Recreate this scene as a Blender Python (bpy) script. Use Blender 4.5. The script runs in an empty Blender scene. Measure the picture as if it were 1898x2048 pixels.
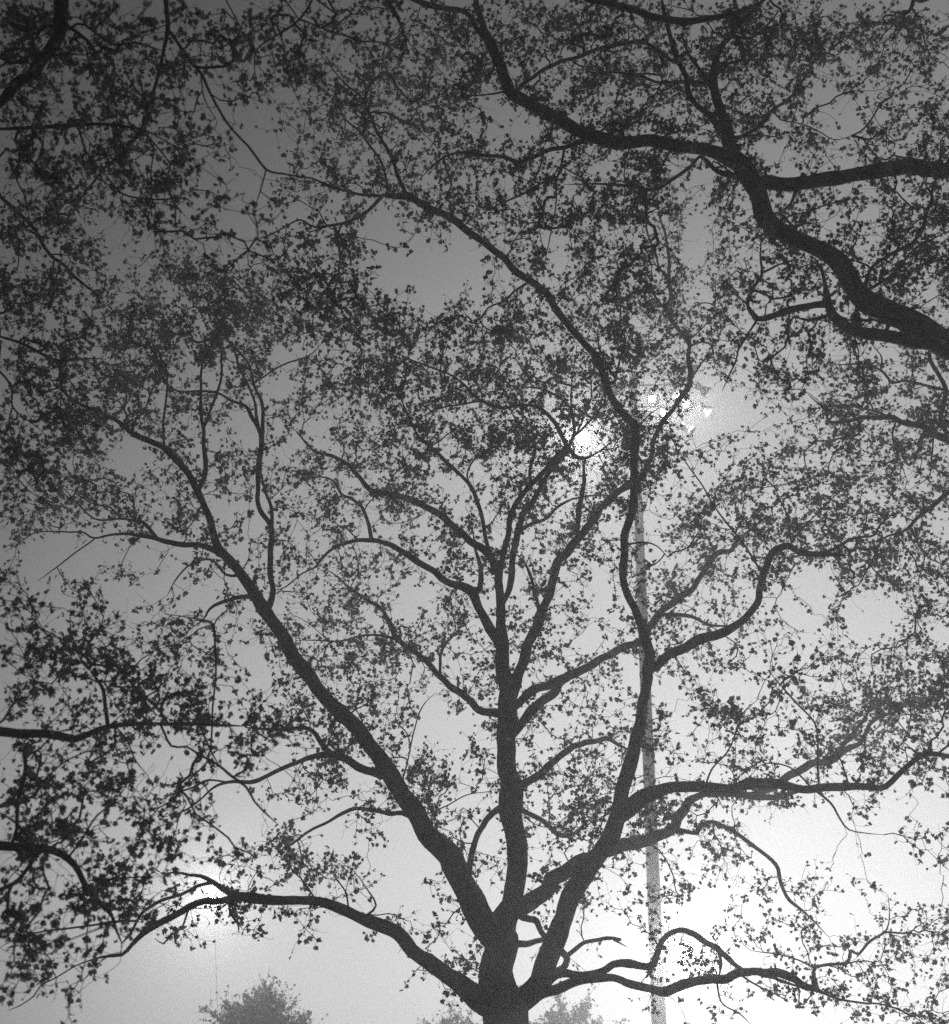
import bpy, math, random
import numpy as np
from mathutils import Matrix, Vector

# ------------------------------------------------------------------ camera, sky, sun, exposure
sc = bpy.context.scene
col = sc.collection
SW, SH, FPX = 1898.0, 2048.0, 2300.0
PITCH, ROLL = 27.0, 2.0
CAM = np.array([0.0, 0.0, 1.6])

cam_d = bpy.data.cameras.new('camera')
cam = bpy.data.objects.new('camera', cam_d)
col.objects.link(cam)
sc.camera = cam
RM = Matrix.Rotation(math.radians(90 + PITCH), 4, 'X') @ Matrix.Rotation(math.radians(ROLL), 4, 'Z')
cam.matrix_world = Matrix.Translation(Vector(CAM)) @ RM
cam_d.sensor_fit = 'VERTICAL'
cam_d.sensor_height = 36.0
cam_d.lens = FPX / SH * 36.0
cam_d.clip_end = 4000
cam_d.clip_start = 0.05
cam_d.dof.use_dof = True
cam_d.dof.focus_distance = 23.0
cam_d.dof.aperture_fstop = 1.15
R3 = np.array(RM.to_3x3())
RT = R3.T

def ray(x, y):
    d = np.array([(x - SW / 2) / FPX, -(y - SH / 2) / FPX, -1.0])
    return R3 @ d

def at(x, y, Y):
    """world point on the ray of a photo pixel (full size) where world depth is Y"""
    d = ray(x, y)
    return CAM + d * (Y / d[1])

def px_of(P):
    q = (np.asarray(P) - CAM) @ R3
    return np.stack([SW / 2 - q[:, 0] / q[:, 2] * FPX, SH / 2 + q[:, 1] / q[:, 2] * FPX], 1)

def cam_depth(P):
    return -((np.asarray(P) - CAM) @ R3)[..., 2]

sc.view_settings.view_transform = 'Standard'
sc.view_settings.look = 'None'
sc.view_settings.exposure = 0.0
sc.view_settings.gamma = 1.0
sc.render.film_transparent = False
sc.cycles.use_denoising = False
sc.cycles.max_bounces = 5
sc.cycles.volume_bounces = 0
sc.cycles.transparent_max_bounces = 4

SKY = 0.018
SUN_AZ, SUN_EL = 17.0, 4.0          # degrees right of straight ahead, above the horizon
world = bpy.data.worlds.new('World')
sc.world = world
world.use_nodes = True
nt = world.node_tree
for n in list(nt.nodes):
    nt.nodes.remove(n)
def N(tree, kind, **kw):
    n = tree.nodes.new(kind)
    for k, v in kw.items():
        if k.startswith('i_'):
            key = k[2:]
            n.inputs[int(key) if key.isdigit() else key].default_value = v
        else:
            setattr(n, k, v)
    return n
out = N(nt, 'ShaderNodeOutputWorld')
bg = N(nt, 'ShaderNodeBackground', i_Strength=1.0)
nt.links.new(bg.outputs[0], out.inputs['Surface'])
sky = N(nt, 'ShaderNodeTexSky', sky_type='NISHITA', sun_disc=False)
sky.sun_elevation = math.radians(SUN_EL)
sky.sun_rotation = math.radians(SUN_AZ)
sky.air_density = 1.0
sky.dust_density = 3.0
bw = N(nt, 'ShaderNodeRGBToBW')
nt.links.new(sky.outputs[0], bw.inputs[0])
geo = N(nt, 'ShaderNodeTexCoord')
def mth(op, a, b=None, c=None):
    n = N(nt, 'ShaderNodeMath', operation=op)
    for i, v in enumerate((a, b, c)):
        if v is None:
            continue
        if isinstance(v, (int, float)):
            n.inputs[i].default_value = v
        else:
            nt.links.new(v, n.inputs[i])
    return n.outputs[0]
nrm = N(nt, 'ShaderNodeVectorMath', operation='NORMALIZE')
nt.links.new(geo.outputs['Generated'], nrm.inputs[0])
def dist_to(azim, elev):
    a, e = math.radians(azim), math.radians(elev)
    g = (math.sin(a) * math.cos(e), math.cos(a) * math.cos(e), math.sin(e))
    d = N(nt, 'ShaderNodeVectorMath', operation='DISTANCE')
    nt.links.new(nrm.outputs[0], d.inputs[0])
    d.inputs[1].default_value = g
    return d.outputs['Value']
def gauss(d, s, amp):
    q = mth('DIVIDE', d, s)
    q = mth('MULTIPLY', q, q)
    q = mth('MULTIPLY', q, -1.0)
    q = mth('EXPONENT', q)
    return mth('MULTIPLY', q, amp)
sep = N(nt, 'ShaderNodeSeparateXYZ')
nt.links.new(nrm.outputs[0], sep.inputs[0])
d1 = dist_to(6.5, 4.9)              # the glow of the town and of the last light, low on the right
g1 = mth('MULTIPLY', mth('EXPONENT', mth('MULTIPLY', mth('POWER', mth('DIVIDE', d1, 0.514), 2.9), -1.0)), 0.72)
g2 = gauss(dist_to(47.4, 1.3), 0.78, 0.59)
tot = mth('ADD', g1, g2)
tot = mth('ADD', tot, mth('MULTIPLY', bw.outputs[0], SKY))
comb = N(nt, 'ShaderNodeCombineColor')
for i in range(3):
    nt.links.new(tot, comb.inputs[i])
nt.links.new(comb.outputs[0], bg.inputs['Color'])

sun_d = bpy.data.lights.new('sun', 'SUN')
sun_d.energy = 0.5
sun_d.angle = math.radians(10)
sun_d.color = (1, 1, 1)
sun = bpy.data.objects.new('sun', sun_d)
col.objects.link(sun)
sd = Vector((math.sin(math.radians(SUN_AZ)) * math.cos(math.radians(SUN_EL)), math.cos(math.radians(SUN_AZ)) * math.cos(math.radians(SUN_EL)), math.sin(math.radians(SUN_EL))))
sun.rotation_euler = sd.to_track_quat('Z', 'Y').to_euler()

# ------------------------------------------------------------------ materials
def mat(name, base, rough=0.9, bump=None, trans=0.0, emit=None, var=None):
    m = bpy.data.materials.new(name)
    m.use_nodes = True
    t = m.node_tree
    b = t.nodes['Principled BSDF']
    b.inputs['Base Color'].default_value = (base, base, base, 1)
    b.inputs['Roughness'].default_value = rough
    b.inputs['Specular IOR Level'].default_value = 0.25
    if var:
        scale, lo, hi = var
        tc = N(t, 'ShaderNodeTexCoord')
        nz = N(t, 'ShaderNodeTexNoise', i_Scale=scale, i_Detail=5.0, i_Roughness=0.6)
        t.links.new(tc.outputs['Object'], nz.inputs['Vector'])
        cr = N(t, 'ShaderNodeValToRGB')
        cr.color_ramp.elements[0].position = 0.42
        cr.color_ramp.elements[1].position = 0.62
        cr.color_ramp.elements[0].color = (lo, lo, lo, 1)
        cr.color_ramp.elements[1].color = (hi, hi, hi, 1)
        t.links.new(nz.outputs['Fac'], cr.inputs[0])
        t.links.new(cr.outputs[0], b.inputs['Base Color'])
    if bump:
        scale, st = bump
        tc = N(t, 'ShaderNodeTexCoord')
        nz = N(t, 'ShaderNodeTexNoise', i_Scale=scale, i_Detail=6.0)
        t.links.new(tc.outputs['Object'], nz.inputs['Vector'])
        bp = N(t, 'ShaderNodeBump', i_Strength=st, i_Distance=0.03)
        t.links.new(nz.outputs['Fac'], bp.inputs['Height'])
        t.links.new(bp.outputs[0], b.inputs['Normal'])
    if emit:
        b.inputs['Emission Color'].default_value = (1, 1, 1, 1)
        b.inputs['Emission Strength'].default_value = emit
    if trans:
        tr = N(t, 'ShaderNodeBsdfTranslucent')
        tr.inputs[0].default_value = (base * 1.8, base * 1.8, base * 1.8, 1)
        mx = N(t, 'ShaderNodeMixShader', i_0=trans)
        t.links.new(b.outputs[0], mx.inputs[1])
        t.links.new(tr.outputs[0], mx.inputs[2])
        t.links.new(mx.outputs[0], t.nodes['Material Output'].inputs['Surface'])
    return m
M_BARK = mat('plane_bark', 0.16, 0.95, bump=(7.0, 1.0), var=(4.5, 0.07, 0.42))
M_TWIG = mat('twig_bark', 0.08)
M_LEAF = mat('young_leaf', 0.12, 0.6, trans=0.6)
M_BARK2 = mat('dark_bark', 0.09, 0.95, bump=(9.0, 0.8), var=(3.5, 0.06, 0.12))
M_GRASS = mat('mown_grass', 0.05, 1.0, var=(0.8, 0.035, 0.07))
M_POLE = mat('pale_painted_steel', 0.32, 0.5, var=(1.5, 0.26, 0.4))
M_CASE = mat('lamp_casing', 0.12, 0.5)
M_LENS = mat('lit_lens', 0.8, 0.3, emit=9.0)
M_SHINE = mat('reflector', 0.85, 0.25)

# ------------------------------------------------------------------ mesh helpers
class MB:
    """collects vertices and polygons, links them as one mesh object"""
    def __init__(s):
        s.v = []; s.nv = 0; s.loops = []; s.tot = []; s.mi = []; s.sm = []
    def add(s, V, F, mi=0, smooth=True):
        V = np.asarray(V, dtype=np.float32).reshape(-1, 3)
        F = np.asarray(F, dtype=np.int32)
        s.loops.append((F + s.nv).ravel())
        s.tot.append(np.full(len(F), F.shape[1], np.int32))
        s.mi.append(np.full(len(F), mi, np.int32))
        s.sm.append(np.full(len(F), smooth, bool))
        s.v.append(V); s.nv += len(V)
    def build(s, name, mats, parent=None, origin=None):
        me = bpy.data.meshes.new(name)
        V = np.concatenate(s.v)
        if origin is not None:
            V = V - np.asarray(origin, dtype=np.float32)
        L = np.concatenate(s.loops); T = np.concatenate(s.tot)
        me.vertices.add(len(V)); me.vertices.foreach_set('co', V.ravel())
        me.loops.add(len(L)); me.loops.foreach_set('vertex_index', L)
        me.polygons.add(len(T))
        st = np.zeros(len(T), np.int32); st[1:] = np.cumsum(T)[:-1]
        me.polygons.foreach_set('loop_start', st)
        me.polygons.foreach_set('loop_total', T)
        me.polygons.foreach_set('material_index', np.concatenate(s.mi))
        me.polygons.foreach_set('use_smooth', np.concatenate(s.sm))
        for m in (mats if isinstance(mats, (list, tuple)) else [mats]):
            me.materials.append(m)
        me.update(calc_edges=True); me.validate()
        o = bpy.data.objects.new(name, me)
        col.objects.link(o)
        if parent is not None:
            o.parent = parent
        return o

def empty(name, loc, label, cat, group=None):
    o = bpy.data.objects.new(name, None)
    o.empty_display_size = 0.3
    col.objects.link(o)
    o.location = [float(q) for q in loc]
    o['label'] = label; o['category'] = cat
    if group:
        o['group'] = group
    return o

def tube(mb, P, Rr, n=8, mi=0, lump=0.0, rng=None, cap=True):
    """a tube of varying radius along the points P"""
    P = np.asarray(P, float); Rr = np.asarray(Rr, float)
    k = len(P)
    T = np.gradient(P, axis=0)
    T /= np.linalg.norm(T, axis=1, keepdims=True) + 1e-9
    ref = np.array([0.0, 1.0, 0.0]) if abs(T[0][1]) < 0.8 else np.array([1.0, 0, 0])
    u = ref - T[0] * (ref @ T[0]); u /= np.linalg.norm(u)
    U = np.empty((k, 3))
    for i in range(k):
        u = u - T[i] * (u @ T[i]); u /= np.linalg.norm(u) + 1e-9
        U[i] = u
    W = np.cross(T, U)
    a = np.arange(n) * 2 * math.pi / n
    rad = np.repeat(Rr[:, None], n, 1)
    if lump and rng is not None:
        nz = rng.normal(0, 1, (k, n))
        nz = (nz + np.roll(nz, 1, 1) + np.roll(nz, -1, 1)) / 1.7
        nz[1:-1] = (nz[:-2] + nz[1:-1] * 1.2 + nz[2:]) / 2.0
        rad = rad * (1 + lump * nz)
    V = P[:, None, :] + rad[:, :, None] * (np.cos(a)[None, :, None] * U[:, None, :] + np.sin(a)[None, :, None] * W[:, None, :])
    V = V.reshape(-1, 3)
    i = np.arange(k - 1)[:, None] * n; j = np.arange(n)[None, :]; j2 = (j + 1) % n
    F = np.stack([i + j, i + j2, i + n + j2, i + n + j], -1).reshape(-1, 4)
    if cap:
        V = np.concatenate([V, [P[0] - T[0] * Rr[0] * 0.3, P[-1] + T[-1] * Rr[-1] * 0.6]])
        c0, c1 = k * n, k * n + 1
        jj = np.arange(n); j3 = (jj + 1) % n
        e = (k - 1) * n
        F3 = np.concatenate([np.stack([np.full(n, c0), j3, jj], 1), np.stack([np.full(n, c1), e + jj, e + j3], 1)])
        base = mb.nv
        mb.add(V, F, mi)
        mb.loops.append((F3 + base).ravel().astype(np.int32))
        mb.tot.append(np.full(len(F3), 3, np.int32)); mb.mi.append(np.full(len(F3), mi, np.int32)); mb.sm.append(np.full(len(F3), True, bool))
    else:
        mb.add(V, F, mi)

def smooth_path(P, Rr, step):
    """Catmull-Rom through the points, sampled about every step metres"""
    P = np.asarray(P, float); Rr = np.asarray(Rr, float)
    Q = np.vstack([2 * P[0] - P[1], P, 2 * P[-1] - P[-2]])
    oP, oR = [], []
    for i in range(len(P) - 1):
        L = np.linalg.norm(P[i + 1] - P[i])
        m = max(2, int(math.ceil(L / step)))
        t = (np.arange(m) / m)[:, None]
        p0, p1, p2, p3 = Q[i], Q[i + 1], Q[i + 2], Q[i + 3]
        c = 0.5 * ((2 * p1) + (-p0 + p2) * t + (2 * p0 - 5 * p1 + 4 * p2 - p3) * t ** 2 + (-p0 + 3 * p1 - 3 * p2 + p3) * t ** 3)
        oP.append(c); oR.append(Rr[i] + (Rr[i + 1] - Rr[i]) * t[:, 0])
    oP.append(P[-1:]); oR.append(Rr[-1:])
    return np.vstack(oP), np.concatenate(oR)

# ------------------------------------------------------------------ limbs: course of each limb, its width and its depth
OFF = {'A': (0, 0), 'B': (600, 0), 'C': (1198, 0), 'D': (0, 650), 'E': (600, 650), 'F': (1198, 650), 'G': (0, 1348), 'H': (600, 1348), 'I': (1198, 1348)}
TS = 700 / 1848.0
def parse(s):
    out_, o = [], (0, 0)
    for tok in s.split():
        if tok[0].isalpha():
            o = OFF[tok[0]]; continue
        x, y, w = [float(q) for q in tok.split(',')]
        out_.append((o[0] + x * TS, o[1] + y * TS, w * TS))
    return out_

LIMBS = []      # (tree, limb number, Y at start or None = from its parent, depth change, root point, trace)
def T(tree, num, s, Y0=None, dY=0.0, root=None):
    LIMBS.append((tree, num, Y0, dY, root, parse(s)))

#---- the plane tree in the middle
T('A', 0, 'H 1072,2010,285 1070,1848,272 1062,1740,270 1050,1640,225 1050,1560,200 1048,1480,195 1062,1390,200 1100,1310,165 1130,1230,128 1141,1150,120 1143,1000,116 1142,850,120 1130,730,138 1120,640,142 1105,540,112 1095,440,108 1098,320,112 1100,200,118 1098,100,105 1085,20,92 E 1075,1800,85 1065,1720,82 1062,1640,72 1060,1550,58 1058,1450,55 1050,1350,48 1040,1290,46', Y0=20, dY=0.5)
T('A', 1, 'E 1046,1330,44 1010,1230,44 940,1170,42 870,1120,42 790,1040,42 700,975,42 600,925,40 480,895,32 370,870,30 310,800,26 250,735,22 170,690,18 80,670,14 30,620,12 -20,560,8', dY=2.0)
T('A', 1, 'E 1012,1225,24 985,1120,24 950,980,24 910,870,24 870,810,22 790,735,22 700,650,20 630,590,16 580,500,13 545,420,10 500,300,8', dY=-1.0)
T('A', 3, 'E 1050,1350,34 1080,1200,34 1100,1100,34 1120,1000,34 1150,930,32 1210,855,30 1290,770,30 1360,690,28 1405,635,30 1370,560,26 1320,490,24 1240,430,20 1140,430,16 1060,440,18 1000,420,16 930,385,16 870,320,14 800,265,12 700,225,10 600,190,9 480,140,7 380,120,6', dY=-2.0)
T('A', 3, 'E 1000,430,12 940,405,12 860,420,11 750,435,10 680,465,8 600,500,6', dY=1)
T('A', 3, 'E 1220,860,22 1215,760,20 1240,680,22 1235,620,18 1180,560,13 1130,480,10 1090,380,7', dY=1)
T('A', 4, 'E 1075,1480,34 1110,1380,38 1125,1250,40 1140,1130,42 1165,1040,40 1210,950,38 1260,880,30 1310,790,28 1370,710,26 1420,650,30 1450,690,24 1500,705,22 1560,680,10 1640,620,8 1700,560,6', dY=1.5)
T('A', 4, 'E 1420,650,22 1450,560,18 1430,450,12 1350,370,12 1250,330,11 1130,325,10', dY=-1)
T('A', 4, 'E 1450,560,15 1430,400,12 1440,250,8 1460,150,6', dY=.5)
T('A', 4, 'E 1440,600,15 1480,530,14 1510,440,12 1540,380,10 1520,200,8', dY=1)
T('A', 4, 'E 1450,590,15 1500,540,14 1560,470,12 1610,400,12 1600,300,8', dY=1)
T('A', 4, 'E 1165,1080,26 1230,1050,24 1300,1020,20 1360,960,18 1440,920,12 1540,900,10 1640,900,9 1720,930,6', dY=2)
T('A', 5, 'H 1130,160,60 1140,60,66 E 1150,1860,68 1175,1780,66 1210,1680,64 1240,1600,60 1280,1510,56 1320,1420,54 1345,1320,52 1370,1240,54 1420,1180,52 1480,1115,48 1540,1040,44 1600,960,42 1670,890,42 1730,850,40 F 215,800,34 255,740,32 280,680,30 285,620,28 310,560,28 360,480,26 410,420,26 450,370,30 482,320,34 478,240,28 472,170,26 478,100,24 450,50,22 400,0,20 C 360,1640,20 380,1560,22 368,1470,20 370,1390,20 360,1300,16 345,1220,14 320,1140,12 310,1040,9', dY=2.5)
T('A', 5, 'E 1455,1130,26 1470,1020,30 1480,930,30 1495,830,26 1500,710,24', dY=1)
T('A', 5, 'C 368,1470,14 320,1420,14 300,1340,12 265,1260,12 245,1150,10 245,1020,8', dY=-1)
T('A', 5, 'F 478,110,14 540,90,12 590,105,12 600,150,12 550,190,11 520,240,11 492,275,12', dY=-.6)
T('A', 5, 'F 490,85,10 530,30,8 580,-20,8 C 625,1650,8 600,1610,8 540,1600,8 480,1630,7', dY=-1)
T('A', 5, 'C 475,1830,18 430,1750,16 370,1670,16 310,1590,14 250,1500,12 170,1435,10 80,1415,9 0,1415,8', dY=-2)
T('A', 5, 'E 1260,1560,22 1245,1440,20 1210,1310,18 1160,1220,13', dY=-1.0)
T('A', 6, 'H 1170,1790,150 1230,1650,125 1290,1520,125 1350,1400,125 1390,1290,110 1420,1190,110 1470,1110,120 1530,1030,115 1590,940,105 1640,840,105 1670,730,95 1700,610,80 1750,450,75 1790,300,68 1815,150,64 1830,0,60 F 255,1790,58 262,1740,62 240,1660,55 215,1580,50 185,1500,46 150,1430,46 130,1350,46 132,1250,48 133,1130,48 150,1060,48 175,960,48 180,850,48 185,700,48 187,600,46 186,530,50 140,480,46 90,410,46 50,330,44 20,220,40 0,160,40 E 1520,100,42 1450,40,40 B 1400,1700,42 1340,1620,44 1310,1560,42 1240,1500,42 1150,1430,42 1080,1360,42 1000,1300,42 930,1250,42 850,1190,42 760,1130,42 660,1080,40 580,1035,40 500,1035,34 430,1030,38', dY=-5.0)
T('A', 6, 'B 570,1030,26 520,940,24 490,850,22 450,770,20 400,690,18 350,560,18 310,500,12 240,440,10 160,350,8 100,280,6', dY=-1)
T('A', 6, 'B 430,1030,26 400,1070,22 340,1130,20 270,1165,18 180,1190,16 80,1200,12 0,1160,10 A 1500,1200,10 1420,1240,8 1360,1260,6', dY=-1)
T('A', 6, 'B 430,1030,22 340,1030,18 220,1000,14 130,970,12 60,940,10 0,935,8', dY=0.5)
T('A', 6, 'B 460,1020,20 455,940,16 430,860,14 370,770,14 310,690,12 250,640,10 170,560,8', dY=1)
T('A', 6, 'B 1190,1500,14 1130,1540,14 1080,1590,12 1000,1620,10 950,1685,9 910,1690,7', dY=-.5)
T('A', 6, 'B 190,1200,12 205,1290,11 210,1400,10 190,1500,8 170,1580,6', dY=-.5)
T('A', 6, 'F 80,300,20 90,260,16 120,150,12 140,80,10 110,0,9 C 115,1600,9 100,1500,8 100,1400,7', dY=.5)
T('A', 6, 'F 85,280,14 40,200,12 0,120,10 -10,40,8', dY=.5)
T('A', 6, 'F 190,560,12 260,480,9 330,430,7', dY=.5)
T('A', 6, 'F 160,1145,14 230,1150,12 300,1165,9 380,1240,6', dY=-.5)
T('A', 7, 'F 262,1820,60 300,1800,58 370,1740,56 450,1700,54 540,1660,54 640,1630,50 720,1580,46 790,1520,44 840,1460,42 845,1380,40 880,1290,42 910,1200,42 950,1170,38 1010,1165,36 1060,1200,34 1150,1210,32 1240,1210,26 1300,1215,18', dY=-1.5)
T('A', 7, 'F 1190,1205,20 1260,1170,20 1310,1140,18 1380,1120,14 1450,1110,14 1480,1060,12 1560,990,8', dY=.5)
T('A', 7, 'F 1010,1160,12 1060,1090,9 1150,1000,8 1250,900,7 1330,830,5', dY=1)
T('A', 7, 'F 850,1300,13 780,1180,12 700,1080,11 620,970,10 540,840,9 470,740,8 410,650,6', dY=-1)
T('A', 7, 'F 1010,1150,11 1000,1040,9 960,930,8 900,800,6', dY=1)
T('A', 8, 'H 1140,190,52 1200,110,50 1300,60,55 1400,20,55 1500,-30,50 E 1600,1760,44 1700,1710,44 1800,1670,44 F 220,1650,40 270,1580,40 340,1500,40 420,1450,40 500,1380,36 540,1310,34 590,1240,34 640,1200,30 700,1190,24 730,1140,18 790,1090,16 850,1040,12', dY=5.0)
T('A', 8, 'F 620,1220,18 590,1150,10 560,1100,8', dY=.5)
T('A', 8, 'F 320,1520,24 420,1530,24 500,1540,22 570,1580,16 650,1590,14 750,1580,12', dY=1)
T('A', 8, 'H 1130,330,58 1190,240,50 1260,160,50 1330,100,55 1400,40,48', dY=1.5)
T('A', 9, 'H 1150,610,50 1250,540,45 1320,480,42 1400,410,40 1500,370,36 1600,340,30 1680,370,20 1740,400,14', dY=3)
T('A', 10, 'H 1170,1280,120 1260,1170,95 1340,1100,90 1430,1040,85 1540,970,80 1640,930,75 1740,895,70 1848,860,65 I 340,840,60 400,810,62 430,750,55 470,680,50 530,640,42 620,630,40 740,640,40 820,640,38 900,600,44 960,570,46 1040,520,44 1120,480,44 1220,460,38 1300,400,34 1390,350,24 1430,260,22 1500,220,16 1600,180,12 1640,100,10', dY=6.0)
T('A', 10, 'I 740,640,34 850,650,38 930,655,32 1000,635,30 1100,610,26', dY=.5)
T('A', 10, 'I 1190,450,22 1330,330,22 1400,240,20 1440,160,16 1500,60,10', dY=1.5)
T('A', 10, 'I 390,835,40 460,830,26 520,835,24 545,800,24 600,785,24 680,815,24 760,870,24 840,930,24 930,1010,24 955,1080,22 990,1170,20 1040,1220,18 1100,1270,12 1200,1370,8', dY=1)
T('A', 11, 'H 1670,760,110 1760,700,95 1848,640,90 I 350,610,70 450,595,66 560,600,60 680,600,58 800,580,62 900,580,60 1000,600,50 1100,605,48 1200,600,50 1320,597,46 1420,598,40 1510,595,36 1570,540,32 1640,480,30 1700,430,34 1780,425,30 1860,440,26 1950,430,20', dY=-3)
T('A', 11, 'I 1780,425,14 1850,370,12 1900,300,8', dY=.5)
T('A', 11, 'I 1150,590,14 1155,480,13 1155,380,12 1140,260,11 1060,170,11 980,80,10 900,-10,8', dY=-1)
T('A', 11, 'I 1110,580,12 1020,500,10 900,470,8 820,500,6', dY=-.5)
T('A', 11, 'I 1310,580,12 1280,460,10 1210,350,9', dY=-.5)
T('A', 11, 'I 1140,620,16 1220,680,14 1270,760,12 1320,820,9 1400,840,7 1500,850,6', dY=-.5)
T('A', 11, 'I 555,570,12 600,500,11 680,410,10 720,310,9 760,210,8 830,140,6', dY=-.5)
T('A', 12, 'H 1010,1770,170 900,1670,125 780,1590,88 680,1510,80 580,1450,84 500,1380,82 400,1320,78 300,1275,66 200,1235,62 100,1195,56 0,1195,52 G 1500,1195,50 1400,1190,60 1330,1175,68 1270,1170,50 1210,1150,34 1130,1100,28 1060,1065,22 1000,1060,18 930,1045,14 860,1060,8', dY=-3)
T('A', 12, 'G 1300,1185,42 1170,1195,38 1080,1200,38 1000,1230,38 900,1290,38 820,1330,38 750,1370,34 690,1430,26 640,1480,22 560,1490,16 480,1510,10 400,1540,8 300,1600,8 220,1640,8 180,1700,8 110,1750,7 40,1780,6', dY=-2)
T('A', 12, 'G 1140,1115,24 1050,1120,20 960,1160,20 880,1190,20 790,1230,20 740,1270,16 690,1370,16 640,1420,12', dY=-1)
T('A', 12, 'G 700,1290,14 590,1310,14 470,1330,12 330,1350,12 220,1360,10 80,1400,8 0,1440,6', dY=-1)
T('A', 12, 'G 1230,1200,20 1220,1270,16 1255,1310,14 1260,1360,12', dY=-.3)
T('A', 12, 'G 1000,1260,14 960,1340,12 900,1380,12 865,1425,10 820,1400,6', dY=-.5)
T('A', 12, 'H 260,1250,12 240,1150,10 180,1070,8 160,980,6', dY=.5)
T('A', 12, 'H 350,1280,18 400,1220,12 340,1120,8 300,1050,6', dY=-.5)
T('A', 13, 'H 1040,1370,190 940,1240,165 880,1140,155 830,1060,150 770,970,140 720,890,125 660,800,120 580,700,110 520,610,100 470,530,108 400,420,90 330,330,88 250,240,84 170,150,80 90,60,84 D 1640,1848,84 1560,1740,84 1480,1620,80 1410,1520,72 1350,1430,66 1280,1330,58 1210,1240,56 1150,1180,50 1125,1110,42 1110,1020,40 1070,930,40 1030,850,40 980,770,38 930,710,36 860,650,34 780,610,32 700,570,34 620,510,26 520,460,22 420,420,20 330,340,18 310,210,16 200,140,14 100,90,12 0,60,10', dY=-1.5)
T('A', 14, 'D 1170,1200,46 1060,1165,32 960,1160,32 880,1150,30 800,1120,28 700,1105,20 600,1105,16 500,1125,12 440,1095,10 380,1095,9 290,1090,8 180,1100,7 90,1160,6 20,1200,6', dY=1)
T('A', 14, 'D 815,1125,24 770,1050,20 730,1035,18 640,1020,14 500,1025,11 400,930,9 330,850,7', dY=.5)
T('A', 14, 'D 720,1030,12 700,910,10 600,870,8', dY=.5)
T('A', 14, 'D 640,1020,12 580,965,10 480,940,9 380,870,8', dY=.5)
T('A', 14, 'D 500,1125,9 400,1200,9 300,1280,8 200,1350,7', dY=-.5)
T('A', 15, 'D 1400,1540,50 1440,1420,34 1430,1330,34 1430,1200,34 1432,1080,34 1370,960,26 1360,860,26 1370,760,30 1380,650,32 1370,560,26 1330,480,24 1290,420,18 1220,400,16 1150,365,14 1060,350,13 940,350,12 880,310,10 800,220,8', dY=1.5)
T('A', 15, 'D 1432,1090,26 1435,980,22 1405,890,18 1380,790,18', dY=.2)
T('A', 15, 'D 1380,620,26 1390,480,22 1380,400,20 1340,310,16 1310,200,14 1240,120,14 1180,50,10 1150,0,8', dY=.5)
T('A', 15, 'D 1365,540,18 1350,430,16 1320,340,14 1270,240,13 1240,140,12 1200,60,10 A 1150,1600,7', dY=-.5)
T('A', 15, 'D 1350,310,12 1410,260,10 1520,200,10 1620,170,9 1700,100,7', dY=-.5)
T('A', 16, 'D 1050,880,32 1085,780,26 1075,650,24 1070,550,22 1055,430,18 1060,320,15 1070,200,12 1100,100,9', dY=.6)
T('A', 16, 'D 1075,560,18 1130,400,16 1170,270,14 1170,150,12 1210,100,10', dY=.3)
T('A', 13, 'D 865,650,14 865,500,14 880,380,12 875,240,10 840,150,8', dY=.5)
T('A', 13, 'D 690,560,14 670,480,12 600,350,9', dY=.5)
T('A', 13, 'D 1065,950,12 1010,1050,9 955,1130,7', dY=-.5)
T('A', 13, 'D 1360,1450,30 1220,1450,24 1130,1480,20 1090,1520,14 1070,1560,10 940,1650,8', dY=-.5)
T('A', 13, 'D 1260,1330,20 1190,1320,16 1120,1240,12 1010,1260,10 930,1340,9 880,1430,7', dY=-.5)
T('A', 17, 'E 1040,1680,70 990,1580,56 940,1490,52 910,1420,52 860,1380,44 780,1350,42 690,1290,40 600,1230,38 520,1180,34 440,1150,30 380,1135,28 290,1140,20 200,1165,18 130,1220,16 80,1280,12 D 1600,1310,10 1510,1385,9 1450,1400,7', dY=3)
T('A', 17, 'E 385,1140,26 360,1050,22 330,970,20 270,920,18 215,890,15 170,820,12 100,800,9 30,810,8 -20,840,6', dY=1)
T('A', 17, 'E 915,1430,36 950,1380,34 958,1300,32 945,1240,24 920,1160,12 910,1060,8', dY=1)
T('A', 18, 'H 1060,215,56 970,190,46 900,145,44 820,90,40 740,20,36 E 660,1770,34 580,1710,34 510,1650,32 470,1570,26 430,1500,22 350,1450,18 270,1400,14 200,1330,10 140,1290,8', dY=4)
T('A', 18, 'E 515,1665,20 430,1640,16 330,1640,12 210,1670,10 80,1665,8 -20,1665,6', dY=1)
T('A', 18, 'E 745,1850,18 750,1720,18 830,1620,12 870,1540,10 860,1460,8', dY=1)
T('A', 19, 'H 890,1050,34 900,1000,36 920,910,36 950,820,34 1000,750,34 1060,705,30 1130,700,30 1200,735,30 1290,780,30 1360,840,30 1440,850,24 1500,790,16 1560,750,10', dY=4)
T('A', 20, 'H 460,560,80 380,520,50 300,490,46 220,440,50 160,420,50 120,370,36 80,310,26 30,285,24 G 1560,285,22 1450,290,20 1300,285,16', dY=1)
T('A', 20, 'H 170,425,46 80,435,32 0,460,26 G 1500,490,24 1400,540,24 1320,570,24 1200,570,18 1120,600,14 1060,660,12 980,720,10 860,760,8', dY=.5)
T('A', 20, 'G 1200,570,12 1100,560,12 1020,600,12 900,640,10 800,700,7', dY=.5)
T('A', 21, 'H 610,760,50 540,735,28 470,735,24 380,720,22 300,710,22 220,735,22 150,780,18 70,820,16 0,865,14 G 1500,920,10 1440,970,7', dY=2.5)
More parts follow.
